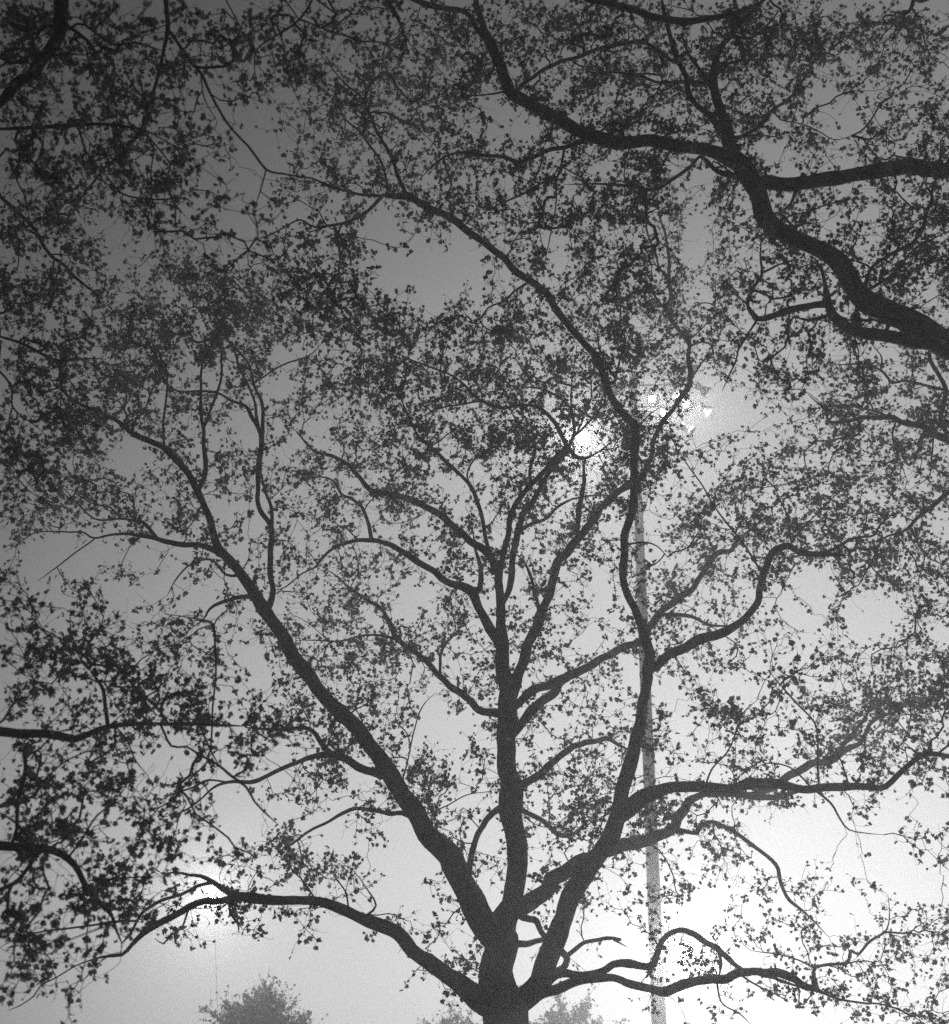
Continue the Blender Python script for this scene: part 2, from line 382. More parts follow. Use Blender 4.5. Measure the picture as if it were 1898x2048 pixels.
T('A', 22, 'H 1190,1770,110 1280,1690,70 1350,1665,60 1450,1630,55 1550,1600,50 1650,1600,44 1750,1640,44 1848,1665,44 I 360,1680,52 470,1640,50 560,1620,48 650,1610,52 740,1580,50 850,1580,50 930,1580,56 1010,1600,48 1080,1640,44 1135,1660,36 1200,1690,14 1290,1720,14 1400,1740,12 1520,1750,10 1640,1800,8 1740,1860,6', dY=4)
T('A', 22, 'I 1130,1670,26 1135,1600,20 1140,1550,18 1200,1535,18 1310,1525,18 1330,1460,16 1370,1480,14 1430,1410,16 1500,1370,14 1530,1320,8 1530,1180,6', dY=1)
T('A', 22, 'I 1140,1545,14 1020,1500,9 900,1470,8 800,1460,6', dY=.5)
T('A', 22, 'I 830,1590,20 950,1610,18 1030,1640,14 1135,1665,12', dY=-.4)
T('A', 22, 'I 740,1590,14 840,1650,10 930,1690,7 1000,1730,5', dY=-.5)
T('A', 22, 'I 630,1620,14 630,1700,11 660,1750,9 740,1790,8 800,1848,6', dY=-.5)
T('A', 23, 'H 1240,1700,70 1330,1600,50 1420,1580,46 1530,1590,46 1620,1560,44 1700,1530,42 1848,1545,42 I 305,1490,36 345,1400,30 430,1352,30 520,1390,34 620,1450,34 700,1520,32 780,1580,32', dY=5)
T('A', 23, 'I 620,1450,20 645,1530,18 630,1610,14', dY=-.3)
T('A', 24, 'H 1120,1440,50 1170,1430,40 1230,1420,34 1300,1395,30 1370,1340,20', dY=2)
T('A', 24, 'H 1160,1270,50 1200,1290,36 1250,1310,34 1290,1380,34 1370,1450,40 1410,1500,40 1390,1550,40 1320,1555,30', dY=2)
T('A', 24, 'H 1410,1490,28 1500,1420,24 1600,1400,20 1690,1400,18 I 80,1400,16 150,1440,8', dY=1)
T('A', 25, 'H 700,760,9 690,650,8 640,520,7 590,430,5', dY=.3)
T('A', 25, 'H 710,770,10 790,690,8 880,640,7 1000,620,5', dY=.6)
T('A', 25, 'H 560,580,10 570,460,9 600,300,8 640,180,7 710,100,5', dY=.6)

#---- the tree on the right whose trunk stands outside the frame
RB = (8.6, 13.0)
T('B', 1, 'C 2000,1900,200 1848,1830,170 1700,1740,150 1560,1680,140 1430,1610,140 1370,1540,130 1320,1470,125 1240,1380,120 1150,1320,105 1050,1270,105 950,1200,110 880,1140,115 840,1060,115 810,980,125 770,900,125 720,830,125 620,790,82 520,780,78 400,765,80 280,745,78 200,750,80 100,750,84 0,720,84 B 1500,690,82 1400,650,82 1300,600,84 1200,555,84 1120,500,80 1090,430,70 1060,340,64 1020,260,56 985,190,56 960,100,42 930,0,34 915,-60,30', Y0=13, dY=0.5, root=(0, 0, 9.0))
T('B', 1, 'B 970,210,42 930,140,36 890,80,34 840,55,34 750,40,34 650,20,36 560,-20,32 480,-60,26', dY=-1)
T('B', 1, 'B 1130,480,30 1200,430,24 1270,380,26 1370,330,26 1480,300,24 1600,250,24 1700,235,24 1800,215,26 C 300,260,24 370,310,22 430,350,20 470,430,14', dY=1.5)
T('B', 1, 'B 1580,740,36 1480,750,28 1400,780,28 1320,790,28 1240,830,28 1150,860,26 1080,830,24 960,820,22 880,800,18 800,810,14 720,860,12 620,960,7', dY=1)
T('B', 1, 'B 1410,790,18 1380,880,14 1350,950,16 1290,960,14 1180,1020,14 1050,1080,11 880,1170,8', dY=.8)
T('B', 1, 'B 1300,800,14 1260,900,12 1200,1000,10', dY=.5)
T('B', 1, 'B 1340,960,12 1350,1100,9 1320,1250,8 1290,1400,6', dY=.5)
T('B', 1, 'B 1100,490,16 1000,500,12 880,500,10 820,440,7', dY=-.5)
T('B', 1, 'C 760,930,46 660,920,36 610,890,30 570,850,28 530,830,20 480,880,20 400,940,22 320,990,22 250,1000,22 140,980,18 0,970,12 B 1400,975,8', dY=1.5)
T('B', 1, 'C 620,890,18 660,870,12 700,850,9', dY=-.2)
T('B', 1, 'C 250,1000,16 245,1100,14 250,1200,10', dY=.6)
T('B', 1, 'C 400,770,16 340,860,14 290,940,12 250,1000,10', dY=.6)
T('B', 2, 'C 740,850,110 700,780,95 680,700,75 650,620,65 630,520,60 610,420,56 610,330,44 650,240,36 700,180,34 790,80,28 850,20,26 920,-30,24', dY=-2)
T('B', 2, 'C 660,740,52 580,620,44 500,540,44 470,470,40 460,400,34 400,280,32 370,180,30 350,80,28 330,-20,24', dY=-1)
T('B', 2, 'C 640,350,22 740,320,18 850,310,14 950,290,10 1100,320,7', dY=.5)
T('B', 2, 'C 690,190,22 800,200,16 900,120,14 950,60,10', dY=.4)
T('B', 2, 'C 620,470,34 540,370,24 480,290,20 440,200,14', dY=-.5)
T('B', 2, 'C 610,440,30 450,430,22 320,435,18 220,400,16 120,385,12 0,380,10', dY=.7)
T('B', 3, 'C 850,20,24 700,75,34 560,100,42 450,115,46 300,85,44 180,50,40 60,20,38 -60,0,34 B 1500,-30,26', dY=-.5)
T('B', 8, 'C 700,720,34 790,705,24 860,650,22 920,580,22 990,530,18 1040,480,16 1080,410,12 1140,330,8', dY=1)
T('B', 8, 'C 930,580,14 920,540,12 860,545,10 800,510,7', dY=.2)
T('B', 8, 'C 920,590,10 960,630,9 1070,655,8 1150,690,8 1240,740,7 1330,720,5', dY=.3)
T('B', 4, 'C 2000,880,100 1848,885,98 1700,885,98 1550,895,92 1400,925,90 1250,950,90 1100,975,86 1000,975,88 900,970,90 800,950,80', Y0=13, dY=0.1, root=(0, 0, 11.0))
T('B', 4, 'C 1070,1000,34 1010,1080,14 950,1120,10', dY=.3)
T('B', 5, 'C 1800,1850,110 1700,1815,90 1600,1795,84 1450,1770,80 1330,1740,70 1250,1680,60 1210,1620,50 1200,1560,44 1195,1500,26 1170,1410,20 1130,1360,14', dY=.6)
T('B', 5, 'C 1215,1605,50 1150,1605,44 1060,1620,44 980,1640,46 900,1675,40 840,1680,32 790,1620,24 800,1550,22 840,1480,22 860,1440,20 850,1350,12 860,1240,10', dY=1)
T('B', 5, 'C 860,1440,18 940,1400,14 1010,1380,10', dY=.3)
T('B', 5, 'C 840,1690,18 770,1600,12 700,1540,10 660,1500,9 720,1430,7', dY=.5)
T('B', 5, 'C 830,1690,18 780,1770,14 740,1848,13 F 740,100,12 720,200,12 680,280,9 650,350,7', dY=.5)
T('B', 5, 'C 1375,1745,40 1370,1690,36 1350,1620,36', dY=-.2)
T('B', 5, 'C 1220,1680,30 1100,1690,20 1030,1675,14', dY=-.2)
T('B', 6, 'C 1390,1580,60 1410,1480,24 1450,1400,20 1550,1340,20 1650,1290,24 1700,1220,26 1730,1130,24 1760,1040,20 1720,970,12', dY=.7)
T('B', 6, 'C 1400,1540,24 1550,1450,18 1650,1330,16 1750,1270,14 1848,1220,12', dY=.7)
T('B', 6, 'C 950,1160,16 1040,1200,14 1080,1180,12 1160,1185,9', dY=.4)
T('B', 6, 'C 1480,1780,12 1560,1700,11 1620,1800,8', dY=.4)
T('B', 7, 'C 1900,-20,110 1700,-10,70 1600,-60,30', Y0=13, dY=-.5, root=(0, 0, 12.5))

#---- the tree farther off on the right
T('E', 1, 'F 2050,680,60 1950,640,52 1848,600,50 1760,570,46 1700,530,40 1600,510,34 1560,490,30 1450,490,26 1350,500,24 1220,510,18 1190,440,12 1100,370,8', Y0=21, dY=-2, root=(0, 0, 14.5))
T('E', 1, 'F 1610,510,18 1500,470,14 1400,440,12 1260,425,12 1100,450,8', dY=.5)
T('E', 2, 'F 1848,590,30 1808,500,26 1820,430,24 1830,350,26 1800,270,24 1750,190,24 1740,90,22', dY=-1)
T('E', 2, 'F 1815,345,18 1700,310,16 1600,295,16 1550,305,16 1490,240,14 1420,210,12 1350,205,12 1250,210,8', dY=.5)
T('E', 2, 'F 1490,240,12 1490,170,9 1440,110,7', dY=.3)
T('E', 1, 'F 1560,510,12 1550,600,9 1590,720,7 1640,850,5', dY=.3)
T('E', 1, 'F 1750,580,12 1760,690,9 1740,800,7 1640,870,6', dY=.3)
T('E', 3, 'F 2050,760,40 1950,820,34 1848,880,30 1760,960,26 1680,1020,22 1640,1060,20 1590,1095,14 1500,1130,12 1450,1220,9 1420,1300,7', Y0=21, dY=-1, root=(0, 0, 13.0))
T('E', 3, 'F 1640,1065,18 1680,1140,12 1720,1230,9 1690,1340,7 1700,1420,5', dY=.4)
T('E', 3, 'F 1680,1200,9 1760,1240,8 1848,1270,6', dY=.4)

#---- the tree on the left whose limbs reach in low
T('C', 1, 'G -250,330,90 -150,300,70 0,300,56 150,315,52 300,330,50 400,340,44 480,310,36 560,275,32 700,260,26 850,268,22 1000,265,20 1150,270,18 1300,280,12', Y0=11.5, dY=1.5, root=(0, 0, 4.6))
T('C', 1, 'G 560,275,26 555,180,24 545,90,22 500,20,18 470,-30,14', dY=.4)
T('C', 1, 'G 820,270,14 900,380,14 980,380,12 1060,430,14 1150,480,16 1230,550,16 1300,600,14 1350,680,12 1420,750,10 1460,790,8', dY=-.6)
T('C', 1, 'G 1050,270,12 1110,400,12 1150,480,12', dY=-.2)
T('C', 1, 'G 920,262,16 820,170,16 740,100,14 660,20,12 620,-30,9', dY=-.5)
T('C', 1, 'G 600,270,10 680,370,8 720,460,8 790,540,6', dY=-.3)
T('C', 1, 'G 1110,390,12 D 1140,1848,12 1135,1690,14 1130,1600,14 1100,1565,12 1000,1545,9 860,1530,6', dY=-.3)
T('C', 2, 'G -300,850,110 -150,890,90 0,900,60 120,910,50 230,925,48 330,960,40 400,1010,34 440,1080,32 480,1150,34 530,1210,34 590,1270,22 610,1340,18 640,1430,14', Y0=11.5, dY=.6, root=(0, 0, 3.6))
T('C', 2, 'G 50,900,24 90,820,20 90,700,22 110,600,26 135,500,24 125,400,22 160,345,16', dY=-.3)
T('C', 2, 'G 235,930,32 170,990,26 90,1090,26 0,1140,26 -80,1170,24', dY=-.8)
T('C', 2, 'G 170,905,24 120,820,18 60,770,14 -20,720,14', dY=-.4)
T('C', 2, 'G 360,980,14 420,890,14 460,830,12 520,740,12 600,680,10 700,640,6', dY=-.4)
T('C', 2, 'G 450,830,12 330,840,10 230,855,8', dY=-.2)
T('C', 2, 'G 500,1180,16 560,1100,14 620,1075,12 720,1070,10 820,1060,6', dY=-.3)

#---- the tree behind it whose limb comes in half way up the left edge
T('L', 1, 'A -150,900,26 0,1040,20 100,1130,24 180,1210,22 260,1340,20 340,1400,18 410,1470,16 500,1550,9 550,1630,6', Y0=13, dY=1, root=(0, 0, 10.0))
T('L', 2, 'D -120,20,20 0,60,18 100,90,18 200,140,18 300,190,16 420,180,12 560,180,8', Y0=13, dY=1, root=(0, 0, 8.0))
T('L', 3, 'D -120,150,14 0,240,14 60,330,12 65,430,11 130,490,8 220,560,6', Y0=13, dY=.6, root=(0, 0, 7.2))
T('L', 3, 'D 65,430,9 50,530,8 75,650,7 90,760,5', dY=.3)
T('L', 4, 'A -60,900,12 60,800,10 120,820,9 200,880,10 300,1020,9', Y0=13, dY=.3, root=(0, 0, 10.8))

#---- the dark tree over the camera, top left
T('F', 1, 'A 330,-160,100 330,-80,90 325,60,80 310,170,70 240,280,66 150,400,60 50,500,60 -40,600,56', Y0=8.0, dY=1.5, root=(0, 0, 9.0))
T('F', 4, 'A 870,-120,34 870,-60,30 885,80,28 890,160,28 870,260,22 835,400,20 800,530,20 760,640,20 755,680,22 650,800,14 540,900,12 470,990,12 420,1050,10 350,1065,10 300,1020,8', Y0=8.5, dY=2, root=(0, 0, 9.5))
T('F', 4, 'A 890,150,24 930,210,20 1000,320,20 1060,390,20 1110,500,16 1200,650,14 1310,770,14 1410,895,14 1500,920,12 1640,940,10 1750,990,9 1848,1010,8', dY=2.0)
T('F', 4, 'A 1415,900,10 1375,1010,8 1345,1100,6', dY=.3)
T('F', 4, 'A 1380,1020,7 1450,1070,6 1500,1090,5', dY=.2)
T('F', 4, 'A 1060,400,9 1080,520,8 1150,640,6', dY=.3)
T('F', 2, 'A 755,690,16 650,665,18 500,655,22 300,665,22 100,680,24 -60,685,26', dY=-.6)
T('F', 4, 'A 545,910,10 620,1000,12 680,1035,12 800,1050,12 980,1050,9 1020,1100,6', dY=.5)
T('F', 4, 'A 765,690,11 810,780,9 800,900,8 800,1050,8 830,1150,6 780,1260,4', dY=.4)
T('F', 4, 'A 765,690,11 900,760,9 1030,820,8', dY=.5)
T('F', 4, 'A 770,700,10 890,850,8 900,900,7 960,1000,5', dY=.5)
T('F', 1, 'A 310,160,20 380,140,16 450,130,16 600,240,16 720,230,16 860,270,12', dY=.3)
T('F', 1, 'A 180,370,16 100,290,12 0,350,14 -60,370,12', dY=-.3)
T('F', 2, 'A 100,680,18 80,740,16 120,780,14 220,930,12 280,1010,9', dY=.2)
T('F', 2, 'A 420,660,14 440,760,12 490,860,10 530,910,8', dY=.2)
T('F', 1, 'A 500,140,12 590,60,12 600,-40,12', dY=.2)
T('F', 3, 'A 1680,-90,18 1650,-20,14 1580,100,14 1460,190,12 1360,260,10 1345,340,8 1360,420,6', Y0=9.5, dY=.5, root=(0, 0, 11.0))
T('F', 3, 'A 1580,100,9 1500,-10,9 1460,-60,9', dY=.1)
T('F', 3, 'A 1580,110,12 1700,150,10 1850,200,8 B 300,215,8 440,220,7 540,240,6', dY=.5)
T('F', 6, 'B 420,-80,12 450,-10,12 520,110,11 560,200,9 600,260,7', Y0=9.6, dY=.5, root=(0, 0, 12.0))
T('F', 7, 'A 1160,-60,9 1190,60,8 1170,180,6', Y0=9.6, dY=.3, root=(0, 0, 11.5))

# ------------------------------------------------------------------ how thick the foliage is and which tree carries it (100 px cells of the 1848 px wide picture)
DENS = '''
7665543566666577653
6666555776666666544
6665325556556666446
7766325466667554466
6554246624677456577
6547887431566645676
6688975688766656653
7786535887766435645
6764335668777423665
6665444555666677665
4332455434455566665
3322235344434433444
4665345633333432233
6776554423333445566
6665555443334344555
6755554443454334443
6753342133443332222
6664442112233322222
5542111222122223322
3410000011111212332
'''.split()
WHO = '''
FFFFFFFFBBBBBBBBBBB
FFFFFFAAABBBBBBBBBB
FFFFFAAAABBBBBBBBBB
FFFFFAAAABBBBBBBBBB
LLFFFAAAAABBBABBBBB
LLAAAAAAAAAABABBBBB
LLAAAAAAAAAAAABBBBB
LLAAAAAAAAAAAABBEEE
LLAAAAAAAAAAAAAEEEE
LAAAAAAAAAAAAAAAEEE
AAAAAAAAAAAAAAAEEEE
CCAAAAAAAAAAAAAEEEE
CCCCAAAAAAAAAAAAEEE
CCCCCAAAAAAAAAAAAAA
CCCCCCAAAAAAAAAAAAA
CCCCCAAAAAAAAAAAAAA
CCCCCAAAAAAAAAAAAAA
CCCCAAAAAAAAAAAAAAA
CCCAAAAAAAAAAAAAAAA
CCCAAAAAAAAAAAAAAAA
'''.split()
OS = 1898 / 1848.0
LMAX = 2.4
DG = np.array([[int(ch) / 9.0 for ch in row] for row in DENS])
def density(x, y):
    """the map above, read smoothly, broken up into sprays by a few slow waves"""
    u = min(17.999, max(0, x / 100 - .5)); v = min(18.999, max(0, y / 100 - .5))
    i, j = int(u), int(v); fu, fv = u - i, v - j
    d = (DG[j, i] * (1 - fu) + DG[j, i + 1] * fu) * (1 - fv) + (DG[j + 1, i] * (1 - fu) + DG[j + 1, i + 1] * fu) * fv
    w = math.sin(x * .061 + 2.1 * math.sin(y * .023)) * math.sin(y * .067 + 1.7 * math.sin(x * .031)) + .6 * math.sin(x * .13 - y * .09 + 1.3) * math.sin(x * .05 + y * .12)
    return max(0.0, d * (1 + 0.38 * w))
LEAF = 0.053
GAPS = [(1137,854,36,34),(1137,854,26,24),(412,1742,26,20),(1372,780,34,44),(1345,835,32,26),(1290,790,34,22),(430,190,35,45),(500,290,35,110),(570,60,50,35),(790,520,75,45),(850,560,50,35),(740,440,40,45),(1365,430,30,110),(1350,570,22,40),
 (1640,240,50,40),(1530,300,40,40),(1600,170,30,45),(1740,120,28,30),(1000,240,55,32),(560,690,32,42),(200,440,60,32),(150,600,22,40),(250,880,50,32),
 (480,840,34,50),(160,1090,130,42),(330,1070,80,25),(470,1100,28,48),(590,1130,28,28),(1430,790,50,60),(1450,690,22,50),(1580,1160,60,70),(1700,1200,50,50),
 (1170,1150,40,50),(1150,1250,36,36),(330,1480,70,38),(480,1590,60,50),(640,1600,55,50),(780,1640,45,75),(790,1790,40,50),(400,1890,170,50),(300,1985,310,42),
 (650,1900,140,70),(770,1960,110,60),(1560,1630,120,60),(1700,1650,100,60),(1790,1720,80,60),(1790,1590,60,36),(1200,1830,60,60),(1130,1960,130,50),(1360,1790,45,40),
 (860,1430,38,50),(560,1520,40,20),(1270,1010,14,60),(1262,1150,12,50),(1270,1380,14,60),(1275,1700,16,90),(1600,440,30,25),(1290,440,16,30),(1060,540,30,20),(1480,380,36,22),(620,820,22,30),(910,620,24,22)]

LEAF2D = np.array([(0, 0), (.40, -.04), (.44, .22), (.62, .46), (.42, .60), (.30, .74), (0, 1.04), (-.30, .74), (-.42, .60), (-.62, .46), (-.44, .22), (-.40, -.04)])
LEAF_N = len(LEAF2D)
def leaves(mb, C, A, size, rng, mi):
    """one lobed, slightly folded leaf at each point of C, hanging off along A"""
    n = len(C)
    a = A / (np.linalg.norm(A, axis=1, keepdims=True) + 1e-9) + rng.normal(0, 0.55, (n, 3)); a[:, 2] -= 0.25
    a /= np.linalg.norm(a, axis=1, keepdims=True)
    b = rng.normal(0, 1, (n, 3)); b -= a * (a * b).sum(1, keepdims=True)
    b /= np.linalg.norm(b, axis=1, keepdims=True)
    c = np.cross(a, b)
    s = (size * rng.uniform(0.4, 1.45, n))[:, None, None]
    L = LEAF2D + rng.normal(0, 0.05, (n, LEAF_N, 2))
    V = C[:, None, :] + s * (L[:, :, 1:2] * a[:, None, :] + L[:, :, 0:1] * b[:, None, :] + (np.abs(L[:, :, 0:1]) * 0.45 + (L[:, :, 1:2] ** 2) * 0.2) * c[:, None, :])
    idx = (np.arange(n) * LEAF_N)[:, None]
    mb.add(V.reshape(-1, 3), idx + np.array([[0, 1, 2, 3, 4, 5, 6]]), mi, False)
    mb.loops.append((idx + np.array([[6, 7, 8, 9, 10, 11, 0]]) + mb.nv - n * LEAF_N).ravel().astype(np.int32))
    mb.tot.append(np.full(n, 7, np.int32)); mb.mi.append(np.full(n, mi, np.int32)); mb.sm.append(np.full(n, False, bool))

def grow(NP, ND, attract, rng, mb, leaf, per, tipr=0.0042, maxlen=3.0, spur=0.16):
    """twigs from the nearest point of the limbs (or of an older twig) to each tip, then leaves round the tips"""
    d0 = np.empty(len(attract))
    for i in range(0, len(attract), 500):
        q = attract[i:i + 500]
        d0[i:i + 500] = np.sqrt(((q[:, None, :] - NP[None]) ** 2).sum(2)).min(1)
    order = np.argsort(d0)
    cap = len(NP) + len(attract) * 16 + 10
    P = np.empty((cap, 3)); P[:len(NP)] = NP
    D = np.empty((cap, 3)); D[:len(NP)] = ND
    par = np.full(cap, -1, np.int64); cnt = np.zeros(cap)
    n0 = n = len(NP)
    chains = []; tips = []
    for ai in order:
        A = attract[ai]
        dv = A - P[:n]
        ds = np.sqrt((dv ** 2).sum(1))
        # a twig leaves at a forward angle rather than straight back
        cs = (dv * D[:n]).sum(1) / (ds + 1e-6)
        k = int(np.argmin(ds * (1.25 - 0.45 * cs)))
        L = ds[k]
        if L > maxlen or L < 0.05:
            continue
        m = int(min(12, max(3, L / 0.13)))
        p = P[k].copy(); t0 = D[k]
        side = rng.normal(0, 1, 3); side -= t0 * (side @ t0)
        start = t0 * 0.45 + side / (np.linalg.norm(side) + 1e-6) * 0.35 + dv[k] / L * 0.4
        b1 = p + start * L * 0.38
        sag = np.array([0, 0, rng.uniform(-0.10, 0.16)]) * L
        b2 = A - (A - b1) / (np.linalg.norm(A - b1) + 1e-6) * L * 0.3 + sag + rng.normal(0, 0.07, 3) * L
        t = (np.arange(1, m + 1) / m)[:, None]
        Q = (1 - t) ** 3 * p + 3 * (1 - t) ** 2 * t * b1 + 3 * (1 - t) * t * t * b2 + t ** 3 * A
        Q[:-1] += rng.normal(0, 0.028, (m - 1, 3)) * (0.5 + L)
        P[n:n + m] = Q
        dd = np.diff(np.vstack([p, Q]), axis=0)
        D[n:n + m] = dd / (np.linalg.norm(dd, axis=1, keepdims=True) + 1e-9)
        par[n] = k; par[n + 1:n + m] = np.arange(n, n + m - 1)
        chains.append((k, n, m)); tips.append((n + m - 1, L))
        n += m
    for (ti, L) in tips:
        cnt[ti] += 1
    for i in range(n - 1, n0 - 1, -1):
        if par[i] >= 0:
            cnt[par[i]] += cnt[i]
    rad = tipr * np.maximum(cnt, 1) ** 0.46
    for (k, s, m) in chains:
        PP = np.vstack([P[k], P[s:s + m]])
        RR = np.concatenate([[rad[s]], rad[s:s + m]])
        tube(mb, PP, RR, 4 if rad[s] < 0.012 else 5, 0, cap=False)
    C = []; A = []
    def tuft(p, d, q):
        o = d[None] * 0.6 + rng.normal(0, 1, (q, 3))
        o /= np.linalg.norm(o, axis=1, keepdims=True)
        C.append(p + o * leaf * rng.uniform(0.0, 0.55, (q, 1))); A.append(o)
    for (ti, L) in tips:
        q = rng.poisson(per * 0.40)
        if q:
            tuft(P[ti], D[ti], q)
    for (k, s, m) in chains:          # short spurs, each ending in a tuft, along the outer part of the twig
        for _ in range(rng.poisson(per * 0.33)):
            j = int(s + m * rng.uniform(0.25, 1.0)) if rng.random() < .8 else int(rng.integers(s, s + m))
            j = min(j, s + m - 1)
            v = rng.normal(0, 1, 3) + D[j] * 0.8; v /= np.linalg.norm(v)
            e = P[j] + v * spur * rng.uniform(0.3, 1.5)
            md = (P[j] + e) / 2 + rng.normal(0, 0.16, 3) * spur
            tube(mb, [P[j], md, e], [tipr * .75, tipr * .65, tipr * .5], 3, 0, cap=False)
            q = rng.poisson(per * 0.27)
            if q:
                tuft(e, v, q)
    for (k, s, m) in chains:          # longer forked shoots with hardly a leaf
        for _ in range(rng.poisson(1.5)):
            j = int(rng.integers(s, s + m))
            v = rng.normal(0, 1, 3) + D[j] * 0.9; v /= np.linalg.norm(v)
            q = [P[j]]
            for _i in range(4):
                v = v + rng.normal(0, 0.32, 3); v /= np.linalg.norm(v)
                q.append(q[-1] + v * spur * rng.uniform(.5, 1.1))
            tube(mb, q, tipr * np.array([.9, .8, .65, .55, .45]), 3, 0, cap=False)
            for e in (q[2], q[3], q[4]):
                if rng.random() < .5:
                    tuft(e, v, 1 + int(rng.integers(0, 2)))
    C = np.concatenate(C); A = np.concatenate(A)
    leaves(mb, C, A, leaf, rng, 1)
    return len(C)

TREES = {
 'A': dict(label='large plane tree forking low in the middle, its full trunk in view', name='plane_tree', cat='tree', bark=M_BARK, per=10),
 'B': dict(label='plane tree leaning in from the upper right with two thick dark crossing limbs', name='plane_tree', cat='tree', bark=M_BARK, per=10, base=(8.9, 13.0), leaf=.045),
 'E': dict(label='more distant tree with thin hanging twigs reaching in halfway up the right edge', name='plane_tree', cat='tree', bark=M_BARK, per=10, base=(13.5, 21.5), leaf=.053),
 'C': dict(label='nearby tree at the lower left with two sharp dark limbs and distinct leaves', name='plane_tree', cat='tree', bark=M_BARK2, per=10, base=(-8.6, 11.3), leaf=.044),
 'L': dict(label='leafy tree at the left edge between the dark overhead tree and the low left limbs', name='plane_tree', cat='tree', bark=M_BARK2, per=10, base=(-9.0, 13.5), leaf=.045),
 'F': dict(label='darkest tree overhanging from the top left corner with blurred foliage', name='plane_tree', cat='tree', bark=M_BARK2, per=10, base=(-4.6, 1.0), leaf=.043),
}

def build_tree(key):
    cfg = TREES[key]
    rng = np.random.default_rng({'A': 11, 'B': 12, 'E': 13, 'C': 14, 'L': 15, 'F': 16}[key])
    rows = [l for l in LIMBS if l[0] == key]
    nodesP, nodesR, nodesX, nodesY = [], [], [], []
    paths = []
    for (_, num, Y0, dY, root, tr) in rows:
        xs = np.array([(a, b) for a, b, c in tr]); ws = np.array([c for a, b, c in tr])
        snap = None
        if Y0 is None:
            allx = np.vstack(nodesX)
            same = np.concatenate([np.full(len(x_), p_[0] == num) for x_, p_ in zip(nodesX, paths)])
            j = np.argmin(((allx - xs[0]) ** 2).sum(1) + np.where(same, 0, 900))
            Y0 = float(np.concatenate(nodesY)[j])
            snap = np.vstack(nodesP)[j]
        s = np.concatenate([[0], np.cumsum(np.linalg.norm(np.diff(xs, axis=0), axis=1))])
        s /= s[-1]
        ph = rng.uniform(0, 6.28)
        Ys = Y0 + dY * s ** 1.2 + 0.12 * abs(dY) * (np.sin(ph + 5 * s) - math.sin(ph)) * s
        P = np.array([at(x, y, Y) for (x, y), Y in zip(xs, Ys)])
        R = np.array([w * (0.415 if key == 'B' else 0.448) * cam_depth(p) / FPX for w, p in zip(ws, P)])
        if snap is not None:
            if np.linalg.norm(snap - P[0]) < 0.6 * np.linalg.norm(P[1] - P[0]):
                P[0] = snap
            else:
                P = np.vstack([snap, P]); R = np.concatenate([[R[0]], R])
        if root is not None:
            bx, by = cfg['base']
            P = np.vstack([[bx, by, root[2] - 0.8], P]); R = np.concatenate([[R[0] * 1.25], R])
        R[-1] *= 0.5
        P, R = smooth_path(P, R, 0.12 if R.max() < 0.2 else 0.16)
        wob = rng.normal(0, 1, (len(P), 3)); 
        for _i in range(2):
            wob[1:-1] = (wob[:-2] + wob[1:-1] + wob[2:]) / 3
        P = P + wob * (0.30 * R[:, None] + 0.006)
        for _i in range(len(P) // 9):      # knots and collars
            c_, h_ = rng.integers(2, max(3, len(P) - 2)), rng.uniform(-.08, .17)
            R = R * (1 + h_ * np.exp(-((np.arange(len(P)) - c_) / rng.uniform(.8, 2.2)) ** 2))
        paths.append((num, P, R))
        nodesX.append(px_of(P)); nodesY.append(P[:, 1]); nodesP.append(P); nodesR.append(R)
    if key == 'A':
        p0, r0 = paths[0][1][0], paths[0][2][0]
        base = np.array([p0[0] + 0.02, p0[1], 0.0])
    else:
        base = np.array([cfg['base'][0], cfg['base'][1], 0.0])
    top = empty(cfg['name'], base, cfg['label'], cfg['cat'], None)
    # trunk down to the ground, flaring at the root
    tb = MB()
    if key == 'A':
        zs = np.array([-0.2, 0.0, 0.25, 0.7, 1.3, 2.0])
        P = [np.array([base[0] + (p0[0] - base[0]) * z / p0[2], base[1], z]) for z in zs]
        Rr = [r0 * 1.75, r0 * 1.55, r0 * 1.25, r0 * 1.08, r0, r0]
        P = [p for p, z in zip(P, zs) if z < p0[2] - 0.3] + list(paths[0][1])
        Rr = Rr[:len(P) - len(paths[0][1])] + list(paths[0][2])
        tube(tb, P, Rr, 20, 0, 0.035, rng)
        tP = np.array(P)
    else:
        zt = max([l[4][2] for l in rows if l[4] is not None])
        rb = {'B': .36, 'E': .3, 'C': .22, 'L': .22, 'F': .26}[key]
        zs = np.linspace(0, zt + 1.2, 16)
        P = np.stack([base[0] + 0.12 * np.sin(zs * .9), base[1] + .1 * np.cos(zs * .7), zs], 1)
        Rr = rb * (1 - 0.45 * zs / zs[-1]); Rr[0] *= 1.5
        tube(tb, P, Rr, 14, 0, 0.04, rng)
        tP = P
    tb.build('trunk', cfg['bark'], top, base)
    groups = {}
    for i, (num, P, R) in enumerate(paths):
        if key == 'A' and i == 0:
            continue
        groups.setdefault(num, []).append((P, R))
    for num, lst in groups.items():
        mb = MB()
        for P, R in lst:
            tube(mb, P, R, 14 if R.max() > 0.12 else (10 if R.max() > 0.05 else 7), 0, 0.06 if R.max() > 0.05 else 0.03, rng)
        mb.build('limb', cfg['bark'], top, base)
    # tips of the twigs
    NP = np.vstack(nodesP); ND = np.vstack([np.gradient(p, axis=0) for p in nodesP])
    ND /= np.linalg.norm(ND, axis=1, keepdims=True) + 1e-9
    NX = np.vstack(nodesX); NR = np.concatenate(nodesR)
    thin = NR < 0.085
    if key == 'A':
        thin |= (NX[:, 1] < 1750) & (NR < .13)
    att = []
